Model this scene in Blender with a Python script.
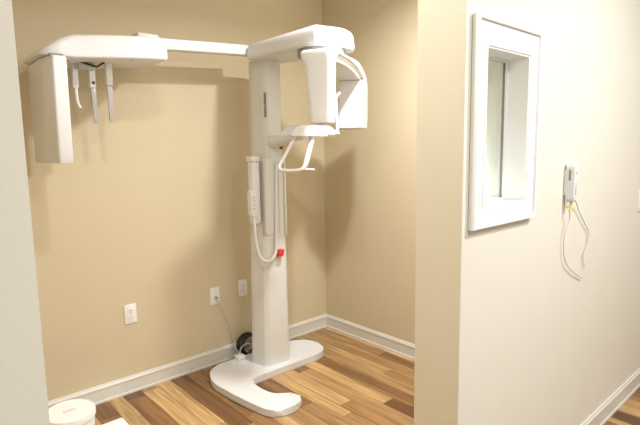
import bpy, bmesh, math, random
from mathutils import Vector, Matrix
random.seed(7)
for o in list(bpy.data.objects): bpy.data.objects.remove(o)
S = bpy.context.scene; COL = S.collection

# ------------------------------------------------------------------ camera, world, lights, exposure
def cam_setup():
    cd = bpy.data.cameras.new('camera'); co = bpy.data.objects.new('camera', cd); COL.objects.link(co)
    pitch, roll, yaw = 0.127, -0.0156, 0.8416
    F = Vector((math.cos(yaw)*math.cos(pitch), math.sin(yaw)*math.cos(pitch), -math.sin(pitch)))
    R = Vector((math.sin(yaw), -math.cos(yaw), 0)); U = R.cross(F)
    R2 = R*math.cos(roll)+U*math.sin(roll); U2 = -R*math.sin(roll)+U*math.cos(roll)
    m = Matrix.Identity(4)
    for i in range(3):
        m[i][0] = R2[i]; m[i][1] = U2[i]; m[i][2] = -F[i]
    m[0][3], m[1][3], m[2][3] = 0, 0, 1.5
    co.matrix_world = m
    cd.sensor_fit = 'HORIZONTAL'; cd.sensor_width = 36; cd.lens = 493.54*36/640; cd.clip_start = 0.02
    S.camera = co
cam_setup()
S.view_settings.view_transform = 'Standard'; S.view_settings.look = 'None'
S.view_settings.gamma = 1; S.view_settings.use_curve_mapping = False
S.view_settings.exposure = 0.06
W = bpy.data.worlds.new('world'); S.world = W; W.use_nodes = True
W.node_tree.nodes['Background'].inputs[0].default_value = (1, .97, .92, 1)
W.node_tree.nodes['Background'].inputs[1].default_value = 0.3

CEIL = 2.75
def lamp(name, x, y, z, power, size, col=(1, .90, .76), rot=(0, 0, 0), spread=180):
    l = bpy.data.lights.new(name, 'AREA'); l.shape = 'DISK'; l.size = size; l.energy = power; l.color = col
    l.spread = math.radians(spread)
    o = bpy.data.objects.new(name, l); COL.objects.link(o); o.location = (x, y, z); o.rotation_euler = rot
    return o
lamp('alcove_light', 1.93, 1.52, CEIL-.03, 35, .12, (1, .99, .98), spread=155)
lamp('alcove_light', 0.72, 1.18, CEIL-.03, 14, .12, (1, .99, .98), spread=160)  # added lamp to brighten the partition end, no fixture known here
lamp('room_downlight', 0.95, -0.75, CEIL-.03, 26, .14, (1, .99, .975))
lamp('room_downlight', 2.2, -0.35, CEIL-.03, 43, .14, (1, .99, .975))
lamp('room_downlight', 3.9, -0.35, CEIL-.03, 9, .14, (1, .99, .975))
lamp('room_fill_light', 1.2, -1.3, CEIL-.02, 24, 1.2, (1, .98, .96))  # added broad soft fill for ambient light, no such panel known

# ------------------------------------------------------------------ materials
def mat(name, col, rough=.5, spec=.5, metal=0., noise=0., nscale=20., bump=0., coat=0., trans=0., emis=None):
    m = bpy.data.materials.new(name); m.use_nodes = True
    nt = m.node_tree; b = nt.nodes['Principled BSDF']
    b.inputs['Roughness'].default_value = rough
    b.inputs['Specular IOR Level'].default_value = spec
    b.inputs['Metallic'].default_value = metal
    b.inputs['Coat Weight'].default_value = coat
    b.inputs['Transmission Weight'].default_value = trans
    c = (*col, 1)
    tc = nt.nodes.new('ShaderNodeTexCoord')
    n = nt.nodes.new('ShaderNodeTexNoise'); n.inputs['Scale'].default_value = nscale; n.inputs['Detail'].default_value = 4
    nt.links.new(tc.outputs['Object'], n.inputs['Vector'])
    mx = nt.nodes.new('ShaderNodeMix'); mx.data_type = 'RGBA'
    mx.inputs[6].default_value = tuple(v*(1-noise) for v in col)+(1,)
    mx.inputs[7].default_value = tuple(min(1, v*(1+noise)) for v in col)+(1,)
    nt.links.new(n.outputs['Fac'], mx.inputs[0]); nt.links.new(mx.outputs[2], b.inputs['Base Color'])
    if bump:
        bp = nt.nodes.new('ShaderNodeBump'); bp.inputs['Strength'].default_value = bump; bp.inputs['Distance'].default_value = .002
        n2 = nt.nodes.new('ShaderNodeTexNoise'); n2.inputs['Scale'].default_value = nscale*12; n2.inputs['Detail'].default_value = 3
        nt.links.new(tc.outputs['Object'], n2.inputs['Vector'])
        nt.links.new(n2.outputs['Fac'], bp.inputs['Height']); nt.links.new(bp.outputs[0], b.inputs['Normal'])
    return m
M = dict(
    wall=mat('tan_wall_paint', (.655, .562, .392), .55, .3, noise=.02, nscale=6, bump=.25),
    wall2=mat('bright_lit_wall_paint', (.795, .768, .678), .5, .35, noise=.015, nscale=6, bump=.25),  # paler copy of the wall paint; the room's brightness is in the colour
    wall3=mat('lit_jamb_tone', (.86, .785, .62), .5, .35, noise=.015, nscale=6, bump=.25),  # raised tone stands in for light falling on the partition end
    seam=mat('seam_grey', (.56, .55, .53), .5, .3, noise=.02),
    cable=mat('pale_cable', (.58, .57, .54), .5, .3, noise=.03),
    ceil=mat('ceiling_paint', (.85, .83, .78), .8, .2, noise=.02, nscale=6, bump=.3),
    trim=mat('trim_paint', (.72, .71, .66), .35, .5, noise=.02, nscale=10),
    wtrim=mat('white_trim_paint', (.93, .93, .92), .3, .5, noise=.01, nscale=10),
    white=mat('white_enamel', (.80, .81, .83), .3, .5, noise=.01, nscale=8),
    cream=mat('cream_enamel', (.745, .75, .735), .35, .5, noise=.01, nscale=8),
    lgrey=mat('light_grey_plastic', (.55, .54, .52), .45, .4, noise=.02),
    grey=mat('grey_plastic', (.28, .28, .27), .5, .4, noise=.03),
    dark=mat('dark_plastic', (.03, .03, .03), .5, .4, noise=.05),
    red=mat('red_plastic', (.62, .05, .03), .4, .5, noise=.03),
    dred=mat('dark_red_plastic', (.16, .02, .015), .4, .5, noise=.03),
    yellow=mat('yellow_sleeve', (.80, .62, .12), .5, .4, noise=.03),
    pink=mat('pink_print', (.80, .55, .55), .6, .3, noise=.1, nscale=60),
    foam=mat('white_plastic_lid', (.95, .95, .94), .4, .4, noise=.01),
    plate=mat('white_plate', (.86, .86, .84), .35, .5, noise=.01),
    acryl=mat('clear_acrylic', (.66, .63, .63), .25, .5, noise=.01, trans=.5),
    sub=mat('floor_substrate', (.10, .055, .025), .7, .3, noise=.1),
)
def glass_mat():
    m = bpy.data.materials.new('window_glass'); m.use_nodes = True; nt = m.node_tree; nt.nodes.remove(nt.nodes['Principled BSDF'])
    t = nt.nodes.new('ShaderNodeBsdfTransparent'); t.inputs[0].default_value = (.94, .97, .95, 1)
    g = nt.nodes.new('ShaderNodeBsdfGlossy'); g.inputs['Roughness'].default_value = .02
    lw = nt.nodes.new('ShaderNodeLayerWeight')
    f = nt.nodes.new('ShaderNodeMath'); f.operation = 'POWER'; f.inputs[1].default_value = 6
    nt.links.new(lw.outputs['Facing'], f.inputs[0])
    mx = nt.nodes.new('ShaderNodeMixShader')
    nt.links.new(f.outputs[0], mx.inputs[0]); nt.links.new(t.outputs[0], mx.inputs[1]); nt.links.new(g.outputs[0], mx.inputs[2])
    nt.links.new(mx.outputs[0], nt.nodes['Material Output'].inputs[0])
    return m
M['glass'] = glass_mat()
def plank_mat():
    m = bpy.data.materials.new('wood_plank'); m.use_nodes = True; nt = m.node_tree; L = nt.links
    b = nt.nodes['Principled BSDF']
    oi = nt.nodes.new('ShaderNodeObjectInfo'); tc = nt.nodes.new('ShaderNodeTexCoord')
    off = nt.nodes.new('ShaderNodeVectorMath'); off.operation = 'MULTIPLY_ADD'
    comb = nt.nodes.new('ShaderNodeCombineXYZ')
    for i in range(3): L.new(oi.outputs['Random'], comb.inputs[i])
    off.inputs[1].default_value = (37, 53, 11)
    L.new(comb.outputs[0], off.inputs[0]); L.new(tc.outputs['Object'], off.inputs[2])
    mp = nt.nodes.new('ShaderNodeMapping'); mp.inputs['Scale'].default_value = (34, 1.5, 1)
    L.new(off.outputs[0], mp.inputs[0])
    n1 = nt.nodes.new('ShaderNodeTexNoise'); n1.inputs['Scale'].default_value = 1.2; n1.inputs['Detail'].default_value = 6; n1.inputs['Distortion'].default_value = 1.1
    L.new(mp.outputs[0], n1.inputs['Vector'])
    mp2 = nt.nodes.new('ShaderNodeMapping'); mp2.inputs['Scale'].default_value = (14, 1.0, 1)
    L.new(off.outputs[0], mp2.inputs[0])
    n2 = nt.nodes.new('ShaderNodeTexNoise'); n2.inputs['Scale'].default_value = 1.3; n2.inputs['Detail'].default_value = 3; n2.inputs['Distortion'].default_value = 1.6
    L.new(mp2.outputs[0], n2.inputs['Vector'])
    r1 = nt.nodes.new('ShaderNodeMapRange'); r1.inputs[1].default_value = .3; r1.inputs[2].default_value = .7; r1.inputs[3].default_value = .72; r1.inputs[4].default_value = 1.22
    L.new(n1.outputs['Fac'], r1.inputs[0])
    r2 = nt.nodes.new('ShaderNodeMapRange'); r2.inputs[1].default_value = .35; r2.inputs[2].default_value = .65; r2.inputs[3].default_value = .74; r2.inputs[4].default_value = 1.2
    L.new(n2.outputs['Fac'], r2.inputs[0])
    mu = nt.nodes.new('ShaderNodeMath'); mu.operation = 'MULTIPLY'; L.new(r1.outputs[0], mu.inputs[0]); L.new(r2.outputs[0], mu.inputs[1])
    vm = nt.nodes.new('ShaderNodeVectorMath'); vm.operation = 'SCALE'
    L.new(oi.outputs['Color'], vm.inputs[0]); L.new(mu.outputs[0], vm.inputs['Scale'])
    L.new(vm.outputs[0], b.inputs['Base Color'])
    b.inputs['Roughness'].default_value = .38; b.inputs['Specular IOR Level'].default_value = .4
    bp = nt.nodes.new('ShaderNodeBump'); bp.inputs['Strength'].default_value = .15; bp.inputs['Distance'].default_value = .001
    L.new(n1.outputs['Fac'], bp.inputs['Height']); L.new(bp.outputs[0], b.inputs['Normal'])
    return m
M['plank'] = plank_mat()

# ------------------------------------------------------------------ mesh helpers
def obj(name, bm, m, parent=None, smooth=40, kind=None, label=None):
    me = bpy.data.meshes.new(name)
    bmesh.ops.recalc_face_normals(bm, faces=bm.faces[:])
    if smooth:
        for f in bm.faces: f.smooth = True
    bm.to_mesh(me); bm.free()
    if smooth: me.set_sharp_from_angle(angle=math.radians(smooth))
    me.materials.append(m)
    o = bpy.data.objects.new(name, me); COL.objects.link(o)
    if parent:
        o.parent = parent
        o.matrix_parent_inverse = Matrix.Translation(-wloc(parent))
    if kind: o['kind'] = kind
    if label: o['label'] = label
    return o
def wloc(o):     # only empties at a thing's base are moved; meshes stay at the origin
    return Vector(o.location) if o.type == 'EMPTY' else Vector((0, 0, 0))
def thing(name, label, cat, loc, group=None):
    o = bpy.data.objects.new(name, None); COL.objects.link(o); o.location = loc; o.empty_display_size = .1
    o['label'] = label; o['category'] = cat
    if group: o['group'] = group
    return o
def box(x0, x1, y0, y1, z0, z1, bev=0, seg=2, bm=None):
    b2 = bmesh.new()
    bmesh.ops.create_cube(b2, size=1)
    for v in b2.verts:
        v.co = Vector(((x0+x1)/2+v.co.x*(x1-x0), (y0+y1)/2+v.co.y*(y1-y0), (z0+z1)/2+v.co.z*(z1-z0)))
    if bev: bmesh.ops.bevel(b2, geom=b2.edges[:], offset=bev, segments=seg, profile=.5, affect='EDGES', clamp_overlap=True)
    return merge(bm, b2)
def merge(bm, b2):
    if bm is None: return b2
    me = bpy.data.meshes.new('tmp'); b2.to_mesh(me); b2.free(); bm.from_mesh(me); bpy.data.meshes.remove(me); return bm
def rounded(pts, r, n=6):
    """round the corners of a closed 2-D outline; r = one radius or one per corner"""
    out = []; N = len(pts)
    for i in range(N):
        p = Vector(pts[i]); a = Vector(pts[i-1]); b = Vector(pts[(i+1) % N])
        ri = r[i] if isinstance(r, (list, tuple)) else r
        if ri <= 0: out.append(tuple(p)); continue
        da = (a-p); db = (b-p); la = da.length; lb = db.length; da /= la; db /= lb
        d = min(ri, la*.48, lb*.48)
        A = p+da*d; B = p+db*d
        for k in range(n+1):
            t = k/n; q = A*(1-t)**2+p*2*t*(1-t)+B*t*t
            out.append(tuple(q))
    return out
def prism(pts, a0, a1, axis='z', bev=0, seg=3, frame=None, bm=None):
    """extrude a 2-D outline along an axis; outline coords are (x,y), (x,z) or (y,z); frame maps local to world"""
    b2 = bmesh.new()
    def P(u, v, w):
        p = {'z': Vector((u, v, w)), 'y': Vector((u, w, v)), 'x': Vector((w, u, v))}[axis]
        return frame @ p if frame else p
    lo = [b2.verts.new(P(u, v, a0)) for u, v in pts]; hi = [b2.verts.new(P(u, v, a1)) for u, v in pts]
    f0 = b2.faces.new(lo[::-1]); f1 = b2.faces.new(hi)
    N = len(pts)
    for i in range(N): b2.faces.new((lo[i], lo[(i+1) % N], hi[(i+1) % N], hi[i]))
    if bev:
        es = list(set(f0.edges[:]+f1.edges[:]))
        bmesh.ops.bevel(b2, geom=es, offset=bev, segments=seg, profile=.5, affect='EDGES', clamp_overlap=False)
    return merge(bm, b2)
def loft(rings, bm=None, cap=True):
    b2 = bmesh.new(); R = [[b2.verts.new(p) for p in r] for r in rings]; N = len(rings[0])
    for a, b in zip(R, R[1:]):
        for i in range(N): b2.faces.new((a[i], a[(i+1) % N], b[(i+1) % N], b[i]))
    if cap: b2.faces.new(R[0][::-1]); b2.faces.new(R[-1])
    return merge(bm, b2)
def smooth_path(pts, n=6):
    P = [Vector(p) for p in pts]; out = []
    for i in range(len(P)-1):
        p0 = P[max(i-1, 0)]; p1 = P[i]; p2 = P[i+1]; p3 = P[min(i+2, len(P)-1)]
        for k in range(n):
            t = k/n
            out.append(.5*((2*p1)+(-p0+p2)*t+(2*p0-5*p1+4*p2-p3)*t*t+(-p0+3*p1-3*p2+p3)*t**3))
    out.append(P[-1]); return out
def tube(pts, r, sides=10, smooth=0, bm=None, flat=None, closed=False):
    """round (or flattened: flat=(direction, factor)) tube along points"""
    if smooth: pts = smooth_path(pts, smooth)
    P = [Vector(p) for p in pts]; rings = []; N = len(P); up = None
    for i, p in enumerate(P):
        t = (P[(i+1) % N]-P[i-1]) if closed else (P[min(i+1, N-1)]-P[max(i-1, 0)])
        t.normalize()
        if up is None:
            up = Vector((0, 0, 1)) if abs(t.z) < .9 else Vector((0, 1, 0))
            if flat: up = Vector(flat[0])
        if flat: up = Vector(flat[0])
        s = t.cross(up).normalized(); u = s.cross(t).normalized()
        if not flat: up = u
        rr = r(i/(N-1)) if callable(r) else r
        k = flat[1] if flat else 1
        rings.append([p+s*math.cos(a)*rr+u*math.sin(a)*rr*k for a in [2*math.pi*j/sides for j in range(sides)]])
    if closed:
        rings.append(rings[0])
        b2 = bmesh.new(); R = [[b2.verts.new(q) for q in rg] for rg in rings[:-1]]; R.append(R[0])
        for a, b in zip(R, R[1:]):
            for i in range(sides): b2.faces.new((a[i], a[(i+1) % sides], b[(i+1) % sides], b[i]))
        return merge(bm, b2)
    return loft(rings, bm)
def lathe(prof, c, axis='z', n=32, bm=None):
    """prof = [(radius, height)], c = centre"""
    rings = []
    for r, h in prof:
        ring = []
        for j in range(n):
            a = 2*math.pi*j/n; u, v = math.cos(a)*r, math.sin(a)*r
            ring.append(Vector(c)+{'z': Vector((u, v, h)), 'y': Vector((u, h, v)), 'x': Vector((h, u, v))}[axis])
        rings.append(ring)
    return loft(rings, bm)

# ------------------------------------------------------------------ the setting
YA, XB, YC, XC, YJ, XL = 2.99, 2.727, 0.87, 1.392, 1.053, 0.173     # alcove back wall, right wall, partition faces, opening
BT = .014
st = dict(kind='structure')
obj('wall_back', box(-1.2, XB+BT+.1, YA+BT, YA+BT+.1, 0, CEIL), M['wall'], smooth=0, **st)
obj('wall_right', box(XB+BT, XB+BT+.1, YJ, YA+BT, 0, CEIL), M['wall'], smooth=0, **st)
obj('wall_left', box(-.1, 0, YJ, YA+BT, 0, CEIL), M['wall'], smooth=0, **st)
WX0, WX1, WZ0, WZ1 = 1.496, 1.792, 1.293, 1.823
w = box(XC, WX0, YC, YJ, 0, CEIL)
w = box(WX1, 5.4, YC, YJ, 0, CEIL, bm=w)
w = box(WX0, WX1, YC, YJ, 0, WZ0, bm=w); w = box(WX0, WX1, YC, YJ, WZ1, CEIL, bm=w)
obj('wall_partition', w, M['wall2'], smooth=0, **st)
obj('wall_partition_end_lit', box(XC-.0012, XC, YC+.0015, YJ, 0, CEIL), M['wall3'], smooth=0, **st)  # added thin skin whose brighter colour imitates light on this face
obj('wall_partition_left', box(-1.2, XL, YC, YJ, 0, CEIL), M['wall2'], smooth=0, **st)
obj('wall_outer_left', box(-1.3, -1.2, -2.6, YJ, 0, CEIL), M['wall2'], smooth=0, **st)
obj('wall_outer_right', box(5.4, 5.5, -2.6, YJ, 0, CEIL), M['wall2'], smooth=0, **st)
obj('wall_rear', box(-1.3, 5.5, -2.7, -2.6, 0, CEIL), M['wall2'], smooth=0, **st)
obj('ceiling', box(-1.3, 5.5, -2.7, 3.2, CEIL, CEIL+.1), M['ceil'], smooth=0, **st)
floor = obj('floor', box(-1.3, 5.5, -2.7, 3.12, -.06, -.004), M['sub'], smooth=0, **st)

# planks: each board is its own piece of the floor, running towards the back wall
TONES = [(.42, .25, .108), (.32, .175, .070), (.25, .125, .050), (.53, .34, .152), (.20, .097, .041), (.275, .145, .058), (.38, .222, .093), (.18, .086, .037)]
plank_cache = {}
def plank(x0, x1, y0, y1):
    w_, l_ = round(x1-x0, 3), round(y1-y0, 2)
    key = (w_, l_)
    if key not in plank_cache:
        g = .0007
        bm = bmesh.new(); hx, hy = w_/2-g, (y1-y0)/2-g; c = .0012
        vs = [[bm.verts.new((sx*(hx-i), sy*(hy-i), z)) for sx, sy in ((-1, -1), (1, -1), (1, 1), (-1, 1))] for z, i in ((-.004, 0), (-c, 0), (0, c))]
        for a, b in zip(vs, vs[1:]):
            for i in range(4): bm.faces.new((a[i], a[(i+1) % 4], b[(i+1) % 4], b[i]))
        bm.faces.new(vs[2])
        o = obj('plank', bm, M['plank'], floor, smooth=0); plank_cache[key] = o
    else:
        o = plank_cache[key].copy(); COL.objects.link(o); o.parent = floor
    o.matrix_parent_inverse = Matrix.Identity(4)
    o.location = ((x0+x1)/2, (y0+y1)/2, 0)
    t = random.choice(TONES); k = random.uniform(.9, 1.1)
    if random.random() < .12: t = TONES[3]
    o.color = (t[0]*k, t[1]*k, t[2]*k, 1)
def in_view(x, y):      # parts of the floor the photograph looks at (with a margin)
    if y > 0.95: return x > .25 and x < XB+.05 and (y > 1.2)
    return x > 2.3 and y > -.5
x = 0.25; cols = []
while x < 5.3:
    wd = random.choice([.093, .108, .113, .093, .108, .052]); cols.append((x, wd)); x += wd
for x, wd in cols:
    y = -1.0-random.choice([0, .12, .24, .36, .48, .6, .8])
    while y < YA+.02:
        ln = random.choice([.6, .9, 1.1, 1.3]); y2 = min(y+ln, YA+.012)
        xm = x+wd/2
        vis = any(in_view(xm, yy) for yy in (y, (y+y2)/2, y2)) and not (xm > XB+.05 and y > .9) and x+wd < 5.39
        if vis and y2-y > .04: plank(x, x+wd, y, y2)
        y += ln

# baseboards: profile (offset from wall, height)
def bb_profile():
    return [(0, 0), (.016, 0), (.016, .012), (.011, .016), (.011, .078), (.014, .082), (.014, .094), (.009, .099), (.006, .108), (.0, .1097)]
def baseboard(name, a, b, nrm):
    a = Vector((*a, 0)); b = Vector((*b, 0)); n = Vector((*nrm, 0))
    loft_r = [[p+n*o_+Vector((0, 0, z)) for o_, z in bb_profile()] for p in (a, b)]
    obj(name, loft(loft_r), M['trim'], smooth=20, kind='structure')
baseboard('baseboard_back', (0, YA+BT), (XB+BT, YA+BT), (0, -1))
baseboard('baseboard_right', (XB+BT, YA+BT), (XB+BT, YJ), (-1, 0))
baseboard('baseboard_partition', (XC, YC), (5.4, YC), (0, -1))
baseboard('baseboard_partition_left', (-1.2, YC), (XL, YC), (0, -1))

# window in the partition: casing of four mitred boards with a raised outer band, jamb liner, stops and a pane
win = bpy.data.objects.new('window_1', None); COL.objects.link(win); win.location = (1.67, YC, WZ0); win['kind'] = 'structure'
OX0, OX1, OZ0, OZ1 = 1.424, 1.864, 1.230, 1.912
def mitred(outer, inner, y0, y1, name, m, parent, bev=.003):
    ox0, ox1, oz0, oz1 = outer; ix0, ix1, iz0, iz1 = inner
    Q = [[(ox0, oz0), (ox0, oz1), (ix0, iz1), (ix0, iz0)], [(ox1, oz0), (ox1, oz1), (ix1, iz1), (ix1, iz0)],
         [(ox0, oz1), (ox1, oz1), (ix1, iz1), (ix0, iz1)], [(ox0, oz0), (ox1, oz0), (ix1, iz0), (ix0, iz0)]]
    for q in Q: obj(name, prism(q, y0, y1, 'y', bev=bev, seg=2), m, parent)
mitred((OX0+.006, OX1-.006, OZ0+.006, OZ1-.006), (WX0, WX1, WZ0, WZ1), YC-.016, YC-.0005, 'casing_board', M['wtrim'], win, .0008)
mitred((OX0, OX1, OZ0, OZ1), (OX0+.014, OX1-.014, OZ0+.014, OZ1-.014), YC-.026, YC-.0005, 'casing_band', M['wtrim'], win, .004)
mitred((WX0-.012, WX1+.012, WZ0-.012, WZ1+.012), (WX0, WX1, WZ0, WZ1), YC-.018, YC-.0158, 'casing_bead', M['wtrim'], win, .001)
T = .006
lin = box(WX0, WX0+T, YC-.014, YJ, WZ0, WZ1); lin = box(WX1-T, WX1, YC-.014, YJ, WZ0, WZ1, bm=lin)
lin = box(WX0+T, WX1-T, YC-.014, YJ, WZ0, WZ0+T, bm=lin); lin = box(WX0+T, WX1-T, YC-.014, YJ, WZ1-T, WZ1, bm=lin)
obj('jamb_liner', lin, M['wtrim'], win, smooth=0)
GY = YC+.078
for s0, s1 in ((GY-.014, GY-.0035), (GY+.0035, GY+.014)):
    mitred((WX0+T, WX1-T, WZ0+T, WZ1-T), (WX0+T+.008, WX1-T-.008, WZ0+T+.008, WZ1-T-.008), s0, s1, 'glazing_stop', M['wtrim'], win, .001)
obj('window_pane', box(WX0+T+.001, WX1-T-.001, GY-.003, GY+.003, WZ0+T+.001, WZ1-T-.001), M['glass'], win, smooth=0)
gk = box(WX1-T-.0095, WX1-T-.008, GY-.004, GY-.003, WZ0+T+.008, WZ1-T-.008)
obj('glazing_gasket', box(WX1-T-.014, WX1-T-.0085, GY-.0052, GY-.0032, WZ0+T+.009, WZ1-T-.009), M['grey'], win, smooth=0); gk.free()

# ------------------------------------------------------------------ wall plates
OUTG = 'white power outlets low on the back wall'
def outlet(x, z, label, plug=False):
    yw = YA+BT
    t = thing('wall_outlet', label, 'outlet', (x, yw, z), None)
    obj('cover_plate', prism(rounded([(x-.037, z-.061), (x+.037, z-.061), (x+.037, z+.061), (x-.037, z+.061)], .006, 3), yw-.007, yw-.0003, 'y', bev=.002, seg=2), M['plate'], t)
    if not plug:
        for s in (-1, 1):
            zc = z+s*.0195
            ot = rounded([(x-.017, zc-.014), (x+.017, zc-.014), (x+.017, zc+.014), (x-.017, zc+.014)], .009, 4)
            r = obj('receptacle', prism(ot, yw-.0095, yw-.006, 'y', bev=.0008, seg=1), M['plate'], t)
            h = box(x-.0075, x-.0055, yw-.0098, yw-.0094, zc-.002, zc+.007)
            h = box(x+.0055, x+.0075, yw-.0098, yw-.0094, zc-.002, zc+.007, bm=h)
            h = lathe([(.0028, -.0002), (.0028, .0002)], (x, yw-.0096, zc-.008), 'y', 10, bm=h)
            obj('slots', h, M['dark'], r, smooth=0)
        obj('screw', lathe([(.003, -.001), (.003, .001)], (x, yw-.0078, z), 'y', 12), M['lgrey'], t)
    return t
outlet(1.090, .506, 'white double power outlet alone on the wall, left of the machine')
t2 = outlet(1.680, .495, 'white wall plate with a thin grey cable plugged into it', plug=True)
yw = YA+BT
obj('jack', lathe([(.010, -.004), (.010, -.016), (.007, -.018)], (1.682, yw-.004, .487), 'y', 16), M['lgrey'], t2)
obj('screw', lathe([(.003, -.001), (.003, .001)], (1.68, yw-.0078, .538), 'y', 12), M['lgrey'], t2)
outlet(1.912, .506, 'white double power outlet close beside the white machine column')

# thin grey cable from plate to the coil behind the column
tc = thing('data_cable', 'thin grey cable hanging from the wall plate down to the black coil', 'cable', (1.80, 2.9, 0))
obj('cord', tube([(1.682, yw-.02, .487), (1.70, yw-.045, .43), (1.75, yw-.05, .33), (1.78, yw-.045, .22), (1.79, yw-.05, .14), (1.79, yw-.08, .10), (1.788, yw-.115, .077)], .0032, 8, smooth=6), M['lgrey'], tc)
obj('plug', lathe([(.005, -.020), (.0065, -.012), (.0065, 0)], (1.682, yw-.0195, .487), 'y', 12), M['grey'], tc)

# black coil and loops of cable on the floor behind the column
def ring_pts(c, r, tilt, n=26, ph=0, az=0):
    out = []
    for i in range(n):
        a = 2*math.pi*i/n+ph
        p = Vector((math.cos(a)*r, 0, math.sin(a)*r)); p.rotate(Matrix.Rotation(tilt, 3, 'X')); p.rotate(Matrix.Rotation(az, 3, 'Z')); out.append(Vector(c)+p)
    return out
tk = thing('cable_coil', 'black and grey coiled power cable leaning on baseboard behind machine column', 'cable', (1.90, 2.93, 0))
for k in range(4):
    obj('coil_loop', tube(ring_pts((1.905+.004*k, 2.972-.014*k, .092), .078-.004*k, 0, az=0), .0065, 8, closed=True), M['dark'], tk)
for k in range(2):
    obj('coil_loop', tube(ring_pts((1.875-.012*k, 2.918-.007*k, .062), .055, 0, az=0), .004, 8, closed=True), M['lgrey'], tk, label='pale grey loop of thinner cable')
obj('cable_end', tube([(1.80, 2.915, .012), (1.84, 2.91, .010), (1.875, 2.915, .02), (1.90, 2.925, .06)], .0055, 8, smooth=5), M['grey'], tk)

# ------------------------------------------------------------------ the X-ray machine
X = thing('dental_x_ray_machine', 'tall white dental x-ray machine with column, overhead arm and side cephalometric head', 'x-ray machine', (1.9, 2.7, 0))
# base: a thick plate with a hooked foot
bo = [(1.53, 2.845), (1.62, 2.90), (2.24, 2.895), (2.345, 2.82), (2.375, 2.72), (2.34, 2.60), (2.25, 2.553), (1.695, 2.560), (1.650, 2.53), (1.637, 2.405), (1.658, 2.305), (1.715, 2.262), (1.768, 2.215), (1.745, 2.135), (1.66, 2.108), (1.56, 2.122), (1.515, 2.19), (1.482, 2.40), (1.462, 2.70)]
bo = rounded(bo, [.05, .04, .06, .06, .06, .07, .06, .03, .035, .05, .06, .03, .035, .05, .05, .05, .07, .1, .08], 5)
bo = [(a-.008*(2.4-a), b-.012) for a, b in bo]
base = obj('base_plate', prism(bo, .006, .047, 'z', bev=.012, seg=4), M['white'], X)
obj('base_seam', prism([(1.91+(a-1.91)*.994, 2.5+(b-2.5)*.99) for a, b in bo], 0.0, .007, 'z'), M['lgrey'], X, label='grey rubber edge under the base')
obj('cable_boss', box(1.750, 1.812, 2.83, 2.895, .047, .075, .008, 3), M['white'], base)
for cx, cy in ((1.715, 2.215), (1.585, 2.275)):
    obj('screw_cap', lathe([(.010, 0), (.010, .002), (.008, .003)], (cx, cy, .0465), 'z', 20), M['cream'], base)
# column: lower fixed shaft, upper sliding carriage
def col_out(dx=0, dy=0, xr=2.036):
    return rounded([(1.802+dx, 2.74), (1.832+dx, 2.636+dy), (1.862+dx, 2.612+dy), (xr-.03, 2.600+dy), (xr, 2.618+dy), (xr+.006, 2.74), (xr-.04, 2.81), (1.85+dx, 2.81)], [.02, .006, .012, .02, .015, .02, .02, .02], 4)
lo_ = [Vector((a, b, .0465)) for a, b in col_out(xr=2.036)]; hi_ = [Vector((a, b, 1.43)) for a, b in col_out(.030, .0, 2.024)]
column = obj('column', loft([lo_, hi_]), M['cream'], X, smooth=25)
car = rounded([(1.866, 2.74), (1.876, 2.640), (1.898, 2.612), (1.995, 2.604), (2.014, 2.622), (2.018, 2.76), (1.995, 2.80), (1.885, 2.80)], .018, 4)
carriage = obj('carriage', prism(car, 1.425, 2.075, 'z'), M['cream'], X, smooth=25)
# dark slot with a pin on the carriage, rails and front plate on the lower shaft
obj('slot', prism(rounded([(1.883, 1.71), (1.888, 1.71), (1.888, 1.865), (1.883, 1.865)], .002, 3), 2.611, 2.63, 'y'), M['grey'], carriage)
obj('slider_pin', box(1.881, 1.890, 2.608, 2.618, 1.776, 1.787, .001), M['lgrey'], carriage)
obj('front_plate', prism([(1.846, 2.624), (1.866, 2.6075), (1.940, 2.6005), (1.940, 2.625), (1.85, 2.645)], .95, 1.445, 'z', bev=.0015, seg=1), M['cream'], column, smooth=25)
obj('rail', box(1.9385, 1.9405, 2.600, 2.612, .95, 1.43), M['seam'], column, smooth=0, label='narrow grey groove beside front plate')
obj('rail', box(1.962, 1.966, 2.5985, 2.608, .95, 1.43), M['cream'], column, smooth=0)
obj('rail', box(2.005, 2.008, 2.598, 2.612, .93, 1.43), M['lgrey'], column, smooth=0, label='dark groove along the right column edge')
obj('side_rail', box(2.009, 2.026, 2.600, 2.70, .93, 1.43, .004), M['cream'], column)
obj('shaft_seam', box(1.8455, 1.8475, 2.606, 2.63, .95, 1.43), M['seam'], column, smooth=0)
# emergency stop
em = obj('emergency_button', prism(rounded([(1.922, .800), (1.958, .800), (1.972, .846), (1.936, .846)], .006, 3), 2.562, 2.604, 'y', bev=.004, seg=2), M['red'], column)
obj('button_ridge', prism(rounded([(1.944, .808), (1.952, .812), (1.959, .840), (1.950, .840)], .002, 2), 2.558, 2.563, 'y', bev=.001, seg=1), M['red'], em)
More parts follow.
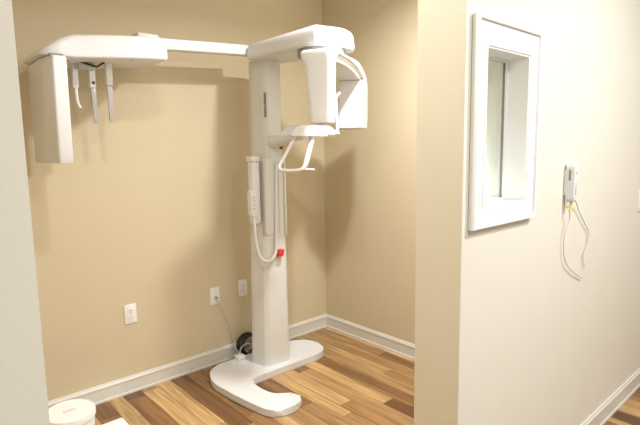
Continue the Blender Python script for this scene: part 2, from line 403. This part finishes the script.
# hand control on the left of the column with its hose
hc = obj('hand_control', prism(rounded([(1.770, 1.03), (1.812, 1.03), (1.817, 1.43), (1.774, 1.43)], .010, 4), 2.625, 2.668, 'y', bev=.008, seg=3), M['white'], X)
obj('holder_cap', box(1.764, 1.834, 2.618, 2.680, 1.428, 1.462, .008, 3), M['cream'], hc, label='beige cap on top of hand control')
obj('holder_plate', box(1.810, 1.836, 2.630, 2.68, 1.03, 1.43, .006, 3), M['white'], hc)
obj('grip', prism(rounded([(1.742, 1.085), (1.786, 1.085), (1.786, 1.25), (1.742, 1.25)], .012, 4), 2.600, 2.640, 'y', bev=.008, seg=3), M['white'], hc)
for k in range(4):
    obj('key', lathe([(.005, 0), (.005, -.004)], (1.762+.003*(k % 2), 2.600, 1.205-.024*k), 'y', 12), M['lgrey'], hc)
obj('hose', tube([(1.775, 2.630, 1.09), (1.770, 2.610, 1.02), (1.768, 2.60, .94), (1.775, 2.590, .86), (1.797, 2.583, .805), (1.835, 2.580, .782), (1.877, 2.580, .790), (1.908, 2.582, .825), (1.920, 2.586, .88), (1.925, 2.590, .97), (1.929, 2.592, 1.10), (1.934, 2.592, 1.25), (1.940, 2.592, 1.42)], .009, 10, smooth=6), M['white'], X)

# gantry over the column
g_pl = [(1.800, 2.70), (1.835, 2.070), (2.08, 2.035), (2.175, 2.09), (2.190, 2.20), (2.06, 2.70)]
def ring_at(pl, z, ins, cx=1.95, cy=2.38, rad=(.03, .018, .06, .05, .05, .04)):
    P = rounded([(a+(ins if a < cx else -ins), b+(ins if b < cy else -ins)) for a, b in pl], rad, 6)
    return P
def gz(b, z, lift): return z+lift*(2.70-b)/.65
gr = []
for z, ins, lift in ((2.074, .008, .0), (2.076, .003, .0), (2.082, 0, .0), (2.140, .006, .006), (2.153, .012, .012), (2.162, .026, .016), (2.167, .05, .018)):
    gr.append([Vector((a, b, gz(b, z, lift))) for a, b in ring_at(g_pl, z, ins)])
gan = obj('gantry_arm', loft(gr), M['white'], X, smooth=50)
obj('gantry_seam', prism(rounded([(a+(.004 if a < 1.95 else -.004), b+(.004 if b < 2.38 else -.004)) for a, b in g_pl], [.03, .018, .06, .05, .05, .04], 6), 2.069, 2.0745, 'z'), M['cream'], gan)
obj('swivel_collar', lathe([(.135, 2.030), (.139, 2.036), (.139, 2.070)], (1.985, 2.188, 0), 'z', 40), M['grey'], gan, label='dark ring gap under gantry arm')

# rotating C-arm: frame along u (tube head -> sensor head)
cu = Vector((.88, .475, 0)).normalized()
FR = Matrix(((cu.x, -cu.y, 0, 2.055), (cu.y, cu.x, 0, 2.135), (0, 0, 1, 0), (0, 0, 0, 1)))
prof = [(-.325, 1.98), (-.318, 2.004), (-.28, 2.018), (.10, 2.030), (.22, 2.030), (.33, 1.995), (.395, 1.955), (.41, 1.93), (.345, 1.93), (.28, 1.965), (.15, 2.005), (.0, 2.015), (-.20, 2.015), (-.24, 1.99)]
prof = rounded(prof, [.01, .02, .03, .08, .08, .05, .03, .01, .01, .04, .06, .04, .02, .01], 5)
ca = obj('rotating_arm', prism(prof, -.078, .085, 'y', bev=.012, seg=3, frame=FR), M['white'], X, smooth=45)
def hd(u0, u1, v0, v1, z, r=.03):
    return [FR @ Vector((a, b, z)) for a, b in rounded([(u0, v0), (u1, v0), (u1, v1), (u0, v1)], r, 5)]
under = rounded([(-.235, 2.016), (.0, 2.016), (.15, 2.006), (.28, 1.966), (.34, 1.935), (.27, 1.938), (.12, 1.968), (-.04, 1.978), (-.235, 1.972)], [.005, .04, .06, .03, .01, .03, .06, .05, .005], 5)
obj('arm_underside', prism(under, -.062, .068, 'y', bev=.008, seg=2, frame=FR), M['cream'], ca, smooth=45)
th = obj('tube_head', loft([hd(-.318, -.242, -.060, .044, 1.636, .02), hd(-.325, -.236, -.068, .050, 1.642, .025), hd(-.328, -.232, -.072, .056, 1.68), hd(-.338, -.228, -.076, .076, 1.95), hd(-.350, -.226, -.078, .092, 1.980), hd(-.350, -.226, -.078, .094, 2.004), hd(-.338, -.232, -.072, .084, 2.016)]), M['white'], ca, smooth=35)
obj('beam_window', box(-.03, .03, -.022, .022, 1.628, 1.637, .003), M['cream'], th).matrix_world = FR @ Matrix.Translation((-.28, 0, 0))
sh = obj('sensor_head', loft([hd(.290, .400, -.072, .080, 1.628, .02), hd(.278, .412, -.082, .090, 1.636, .025), hd(.275, .416, -.085, .093, 1.70), hd(.290, .420, -.085, .093, 1.90), hd(.300, .415, -.083, .090, 1.934), ]), M['white'], ca, smooth=35)
obj('head_seam', loft([hd(.305, .408, -.080, .086, 1.932), hd(.305, .408, -.080, .086, 1.940)]), M['grey'], sh, label='dark seam above the sensor head')

# patient support: arm, tray, hand loop, temple rest
ps = obj('support_arm', loft([[Vector((1.925+w_*math.cos(a), y_, zc+h_*math.sin(a))) for a in [2*math.pi*j/20 for j in range(20)]] for y_, w_, h_, zc in ((2.608, .034, .038, 1.555), (2.55, .036, .040, 1.555), (2.50, .030, .028, 1.562), (2.32, .028, .022, 1.580), (2.24, .028, .02, 1.590))]), M['cream'], X)
obj('arm_light', lathe([(.010, 0), (.012, -.008), (.008, -.018)], (1.965, 2.575, 1.515), 'y', 16), M['dred'], ps, label='dark red knob under the arm')
tr_o = [(-.178, 1.578), (.165, 1.578), (.180, 1.590), (.125, 1.640), (-.130, 1.638), (-.18, 1.588)]
tray = obj('patient_tray', prism([(1.930+a, z) for a, z in rounded(tr_o, .012, 4)], 2.19, 2.30, 'y', bev=.006, seg=3), M['white'], X, smooth=35)
obj('tray_joint', box(2.025, 2.085, 2.178, 2.23, 1.583, 1.618, .006, 2), M['cream'], tray)
obj('tray_clip', box(2.075, 2.115, 2.175, 2.215, 1.588, 1.605, .004, 2), M['white'], tray)
obj('loop_joint', box(1.845, 1.895, 2.205, 2.245, 1.560, 1.582, .004, 2), M['cream'], tray)
yl = 2.22
lp = [(1.800, 1.585), (1.782, 1.55), (1.735, 1.485), (1.690, 1.425), (1.679, 1.408), (1.680, 1.395), (1.697, 1.389), (1.74, 1.384), (1.79, 1.383), (1.835, 1.387), (1.858, 1.397), (1.872, 1.415), (1.890, 1.46), (1.912, 1.52), (1.926, 1.56), (1.930, 1.585)]
obj('hand_loop', tube([(a, yl-.005*(1.58-z)/.2, z) for a, z in lp],
    lambda t: .0095+.007*max(0, min(1, (t-.60)*6)), 10, smooth=3), M['white'], tray)
obj('loop_peg', tube([(1.858, yl-.006, 1.388), (1.937, yl-.006, 1.382)], .006, 10), M['white'], tray)
obj('temple_rest', tube([(2.12, 2.20, 1.600), (2.118, 2.20, 1.66), (2.112, 2.20, 1.74), (2.108, 2.20, 1.80), (2.118, 2.20, 1.822), (2.138, 2.195, 1.840)], .011, 10, smooth=5, flat=((0, 1, 0), .6)), M['white'], tray)

# cephalometric arm and head
obj('ceph_arm', loft([[Vector((x_, y_, z_)) for y_, z_ in rounded([(2.70, zt-.062), (2.765, zt-.062), (2.765, zt), (2.70, zt)], .008, 3)] for x_, zt in ((1.835, 2.163), (1.17, 2.125))]), M['white'], X, smooth=35)
obj('arm_sleeve', box(1.10, 1.222, 2.66, 2.80, 2.05, 2.136, .012, 3), M['cream'], X)
obj('arm_seam', box(1.828, 1.836, 2.698, 2.767, 2.099, 2.165), M['lgrey'], X, smooth=0)
ch = []
for x_, zb, zt, yf, yb in ((.596, 1.950, 1.958, 2.56, 2.86), (.606, 1.946, 1.970, 2.53, 2.88), (.640, 1.942, 1.996, 2.507, 2.90), (.690, 1.940, 2.030, 2.50, 2.905), (.740, 1.940, 2.050, 2.50, 2.905), (.90, 1.955, 2.070, 2.50, 2.90), (1.08, 1.970, 2.088, 2.50, 2.89), (1.165, 1.976, 2.092, 2.505, 2.885), (1.195, 1.979, 2.080, 2.52, 2.87), (1.210, 1.990, 2.055, 2.54, 2.85)):
    h_ = zt-zb; r_ = min(.035, h_*.45)
    ch.append([Vector((x_, y_, z_)) for y_, z_ in rounded([(yf+.008, zb), (yb, zb), (yb-.02, zt), (yf+.012, zt)], [r_*.35, r_*.5, r_, r_], 5)])
cb = obj('ceph_head', loft(ch), M['white'], X, smooth=50)
obj('panel_joint', box(.628, .684, 2.505, 2.87, 1.930, 1.950), M['grey'], cb, smooth=0, label='dark gap above sensor panel')
sp = rounded([(.630, 2.482), (.690, 2.482), (.690, 2.89), (.615, 2.89), (.607, 2.62)], [.010, .008, .03, .02, .03], 5)
def spr(z, dx): return [Vector((a+dx, b, z)) for a, b in sp]
obj('sensor_panel', loft([[Vector((.655+(p.x-.655)*.9, 2.70+(p.y-2.70)*.985, p.z)) for p in spr(1.455, -.002)], spr(1.461, -.002), spr(1.70, 0), spr(1.932, .002), [Vector((.66+(p.x-.66)*.9, 2.70+(p.y-2.70)*.985, p.z)) for p in spr(1.938, .002)]]), M['white'], cb, smooth=35)
obj('panel_hinge', box(.690, .715, 2.515, 2.56, 1.925, 1.945, .003), M['grey'], cb)
# ear rods and nasion support under the head
obj('rod_mount', box(.79, .87, 2.66, 2.74, 1.915, 1.95, .006), M['lgrey'], cb)
obj('mount_slot', tube([(.80, 2.66, 1.951), (.875, 2.65, 1.93), (.915, 2.655, 1.955)], .005, 8), M['dark'], cb)
e1 = obj('rod_holder', box(.770, .797, 2.688, 2.712, 1.825, 1.95, .004), M['white'], cb)
obj('nasion_rod', tube([(.786, 2.70, 1.83), (.786, 2.70, 1.78), (.789, 2.70, 1.75), (.800, 2.70, 1.727)], .007, 10, smooth=5), M['white'], e1)
e2 = obj('rod_holder', box(.850, .880, 2.688, 2.712, 1.830, 1.945, .004), M['white'], cb)
obj('ear_rod', prism(rounded([(.854, 1.835), (.878, 1.835), (.883, 1.65), (.862, 1.65)], .008, 4), 2.694, 2.706, 'y', bev=.002, seg=2), M['acryl'], e2, label='clear acrylic blade')
obj('screw', lathe([(.007, 0), (.007, -.004)], (.866, 2.688, 1.855), 'y', 14), M['dark'], e2)
e3 = obj('rod_holder', box(.933, .966, 2.686, 2.714, 1.850, 1.975, .004), M['white'], cb)
obj('ear_rod', prism(rounded([(.936, 1.855), (.963, 1.855), (.962, 1.66), (.940, 1.66)], .008, 4), 2.694, 2.706, 'y', bev=.002, seg=2), M['acryl'], e3, label='clear acrylic blade')
obj('bottom_screw', lathe([(.006, 0), (.006, -.004)], (1.02, 2.56, 1.968), 'z', 12), M['dred'], cb)

# ------------------------------------------------------------------ exposure handset on the partition, its cables
H = thing('exposure_handset', 'small white wall handset in holder with yellow cable sleeve, right of the window', 'handset', (2.22, YC, 1.28))
hx = 2.180
obj('holder', box(hx-.014, hx+.020, YC-.012, YC-.0003, 1.29, 1.40, .003, 2), M['plate'], H)
hs = obj('handset_body', prism(rounded([(hx-.016, 1.272), (hx+.014, 1.272), (hx+.015, 1.41), (hx+.009, 1.434), (hx-.010, 1.434), (hx-.018, 1.41)], .007, 4), YC-.044, YC-.012, 'y', bev=.006, seg=3), M['white'], H)
obj('side_button', box(hx-.0195, hx-.0165, YC-.030, YC-.022, 1.355, 1.40, .001), M['grey'], hs, label='grey rocker button on the left side')
obj('front_label', box(hx-.002, hx+.010, YC-.0455, YC-.0435, 1.38, 1.392, .0005), M['lgrey'], hs)
obj('front_strip', box(hx-.001, hx+.009, YC-.0455, YC-.0435, 1.295, 1.345, .0005), M['lgrey'], hs)
obj('bottom_cap', box(hx-.014, hx+.012, YC-.042, YC-.014, 1.262, 1.275, .003, 2), M['lgrey'], hs)
obj('cable_sleeve', tube([(hx-.004, YC-.03, 1.266), (hx-.004, YC-.03, 1.245), (hx-.010, YC-.028, 1.225)], .0055, 10, smooth=4), M['yellow'], H, label='yellow sleeve at the cable outlet')
cablg = 'thin grey cables below the handset'
def cable(pts, label, r=.0022):
    o = obj('hanging_cable', tube(pts, r, 8, smooth=7), M['cable']); o['label'] = label; o['category'] = 'cable'; return o
cable([(hx-.010, YC-.028, 1.224), (2.190, YC-.022, 1.19), (2.165, YC-.015, 1.13), (2.168, YC-.012, 1.06), (2.190, YC-.012, 1.005), (2.235, YC-.012, .965), (2.310, YC-.012, .925), (2.405, YC-.010, .885)], 'thin grey cable looping from yellow sleeve down and right along the wall')
cable([(hx+.024, YC-.030, 1.274), (2.262, YC-.020, 1.25), (2.31, YC-.012, 1.215), (2.395, YC-.010, 1.145), (2.450, YC-.008, 1.10), (2.445, YC-.008, 1.04), (2.405, YC-.008, .99), (2.425, YC-.008, .93)], 'thin grey cable curving down the wall on the right under the handset')

# switch plate at the right edge
sw = thing('light_switch', 'white switch plate on the far wall at right edge of view', 'switch', (3.24, YC, 1.17))
obj('cover_plate', box(3.195, 3.275, YC-.008, YC-.0003, 1.125, 1.235, .002, 2), M['plate'], sw)
obj('toggle', box(3.228, 3.242, YC-.018, YC-.007, 1.165, 1.19, .002, 2), M['plate'], sw)

# ------------------------------------------------------------------ tub and carton at lower left
tx, ty = .598, 2.555
T_ = thing('plastic_tub', 'round white plastic tub with lid and faded pink print by the wall', 'tub', (tx, ty, 0))
obj('tub_body', lathe([(.098, 0), (.102, .004), (.112, .205), (.112, .222)], (tx, ty, 0), 'z', 40), M['foam'], T_)
lid = obj('lid', lathe([(.113, .200), (.118, .203), (.118, .226), (.115, .236), (.108, .240), (.104, .236)], (tx, ty, 0), 'z', 40), M['foam'], T_)
pm = bmesh.new()
for k, (a, b) in enumerate([(-.03, .012), (-.018, .014), (-.005, .016), (.008, .012), (.020, .010)]):
    pm = prism(rounded([(tx+a, ty-.008), (tx+a+b*.7, ty-.008), (tx+a+b*.7, ty+.010), (tx+a, ty+.010)], .003, 3), .236, .2366, 'z', bm=pm)
obj('lid_print', pm, M['pink'], lid, label='faded pink printed mark')
bx = thing('carton', 'small closed white carton on the floor right of the round tub', 'box', (.79, 2.46, 0))
obj('carton_body', box(.735, .850, 2.36, 2.562, 0.0005, .085, .008, 3), M['foam'], bx)
obj('carton_lid', box(.732, .853, 2.357, 2.566, .076, .100, .009, 3), M['foam'], bx)
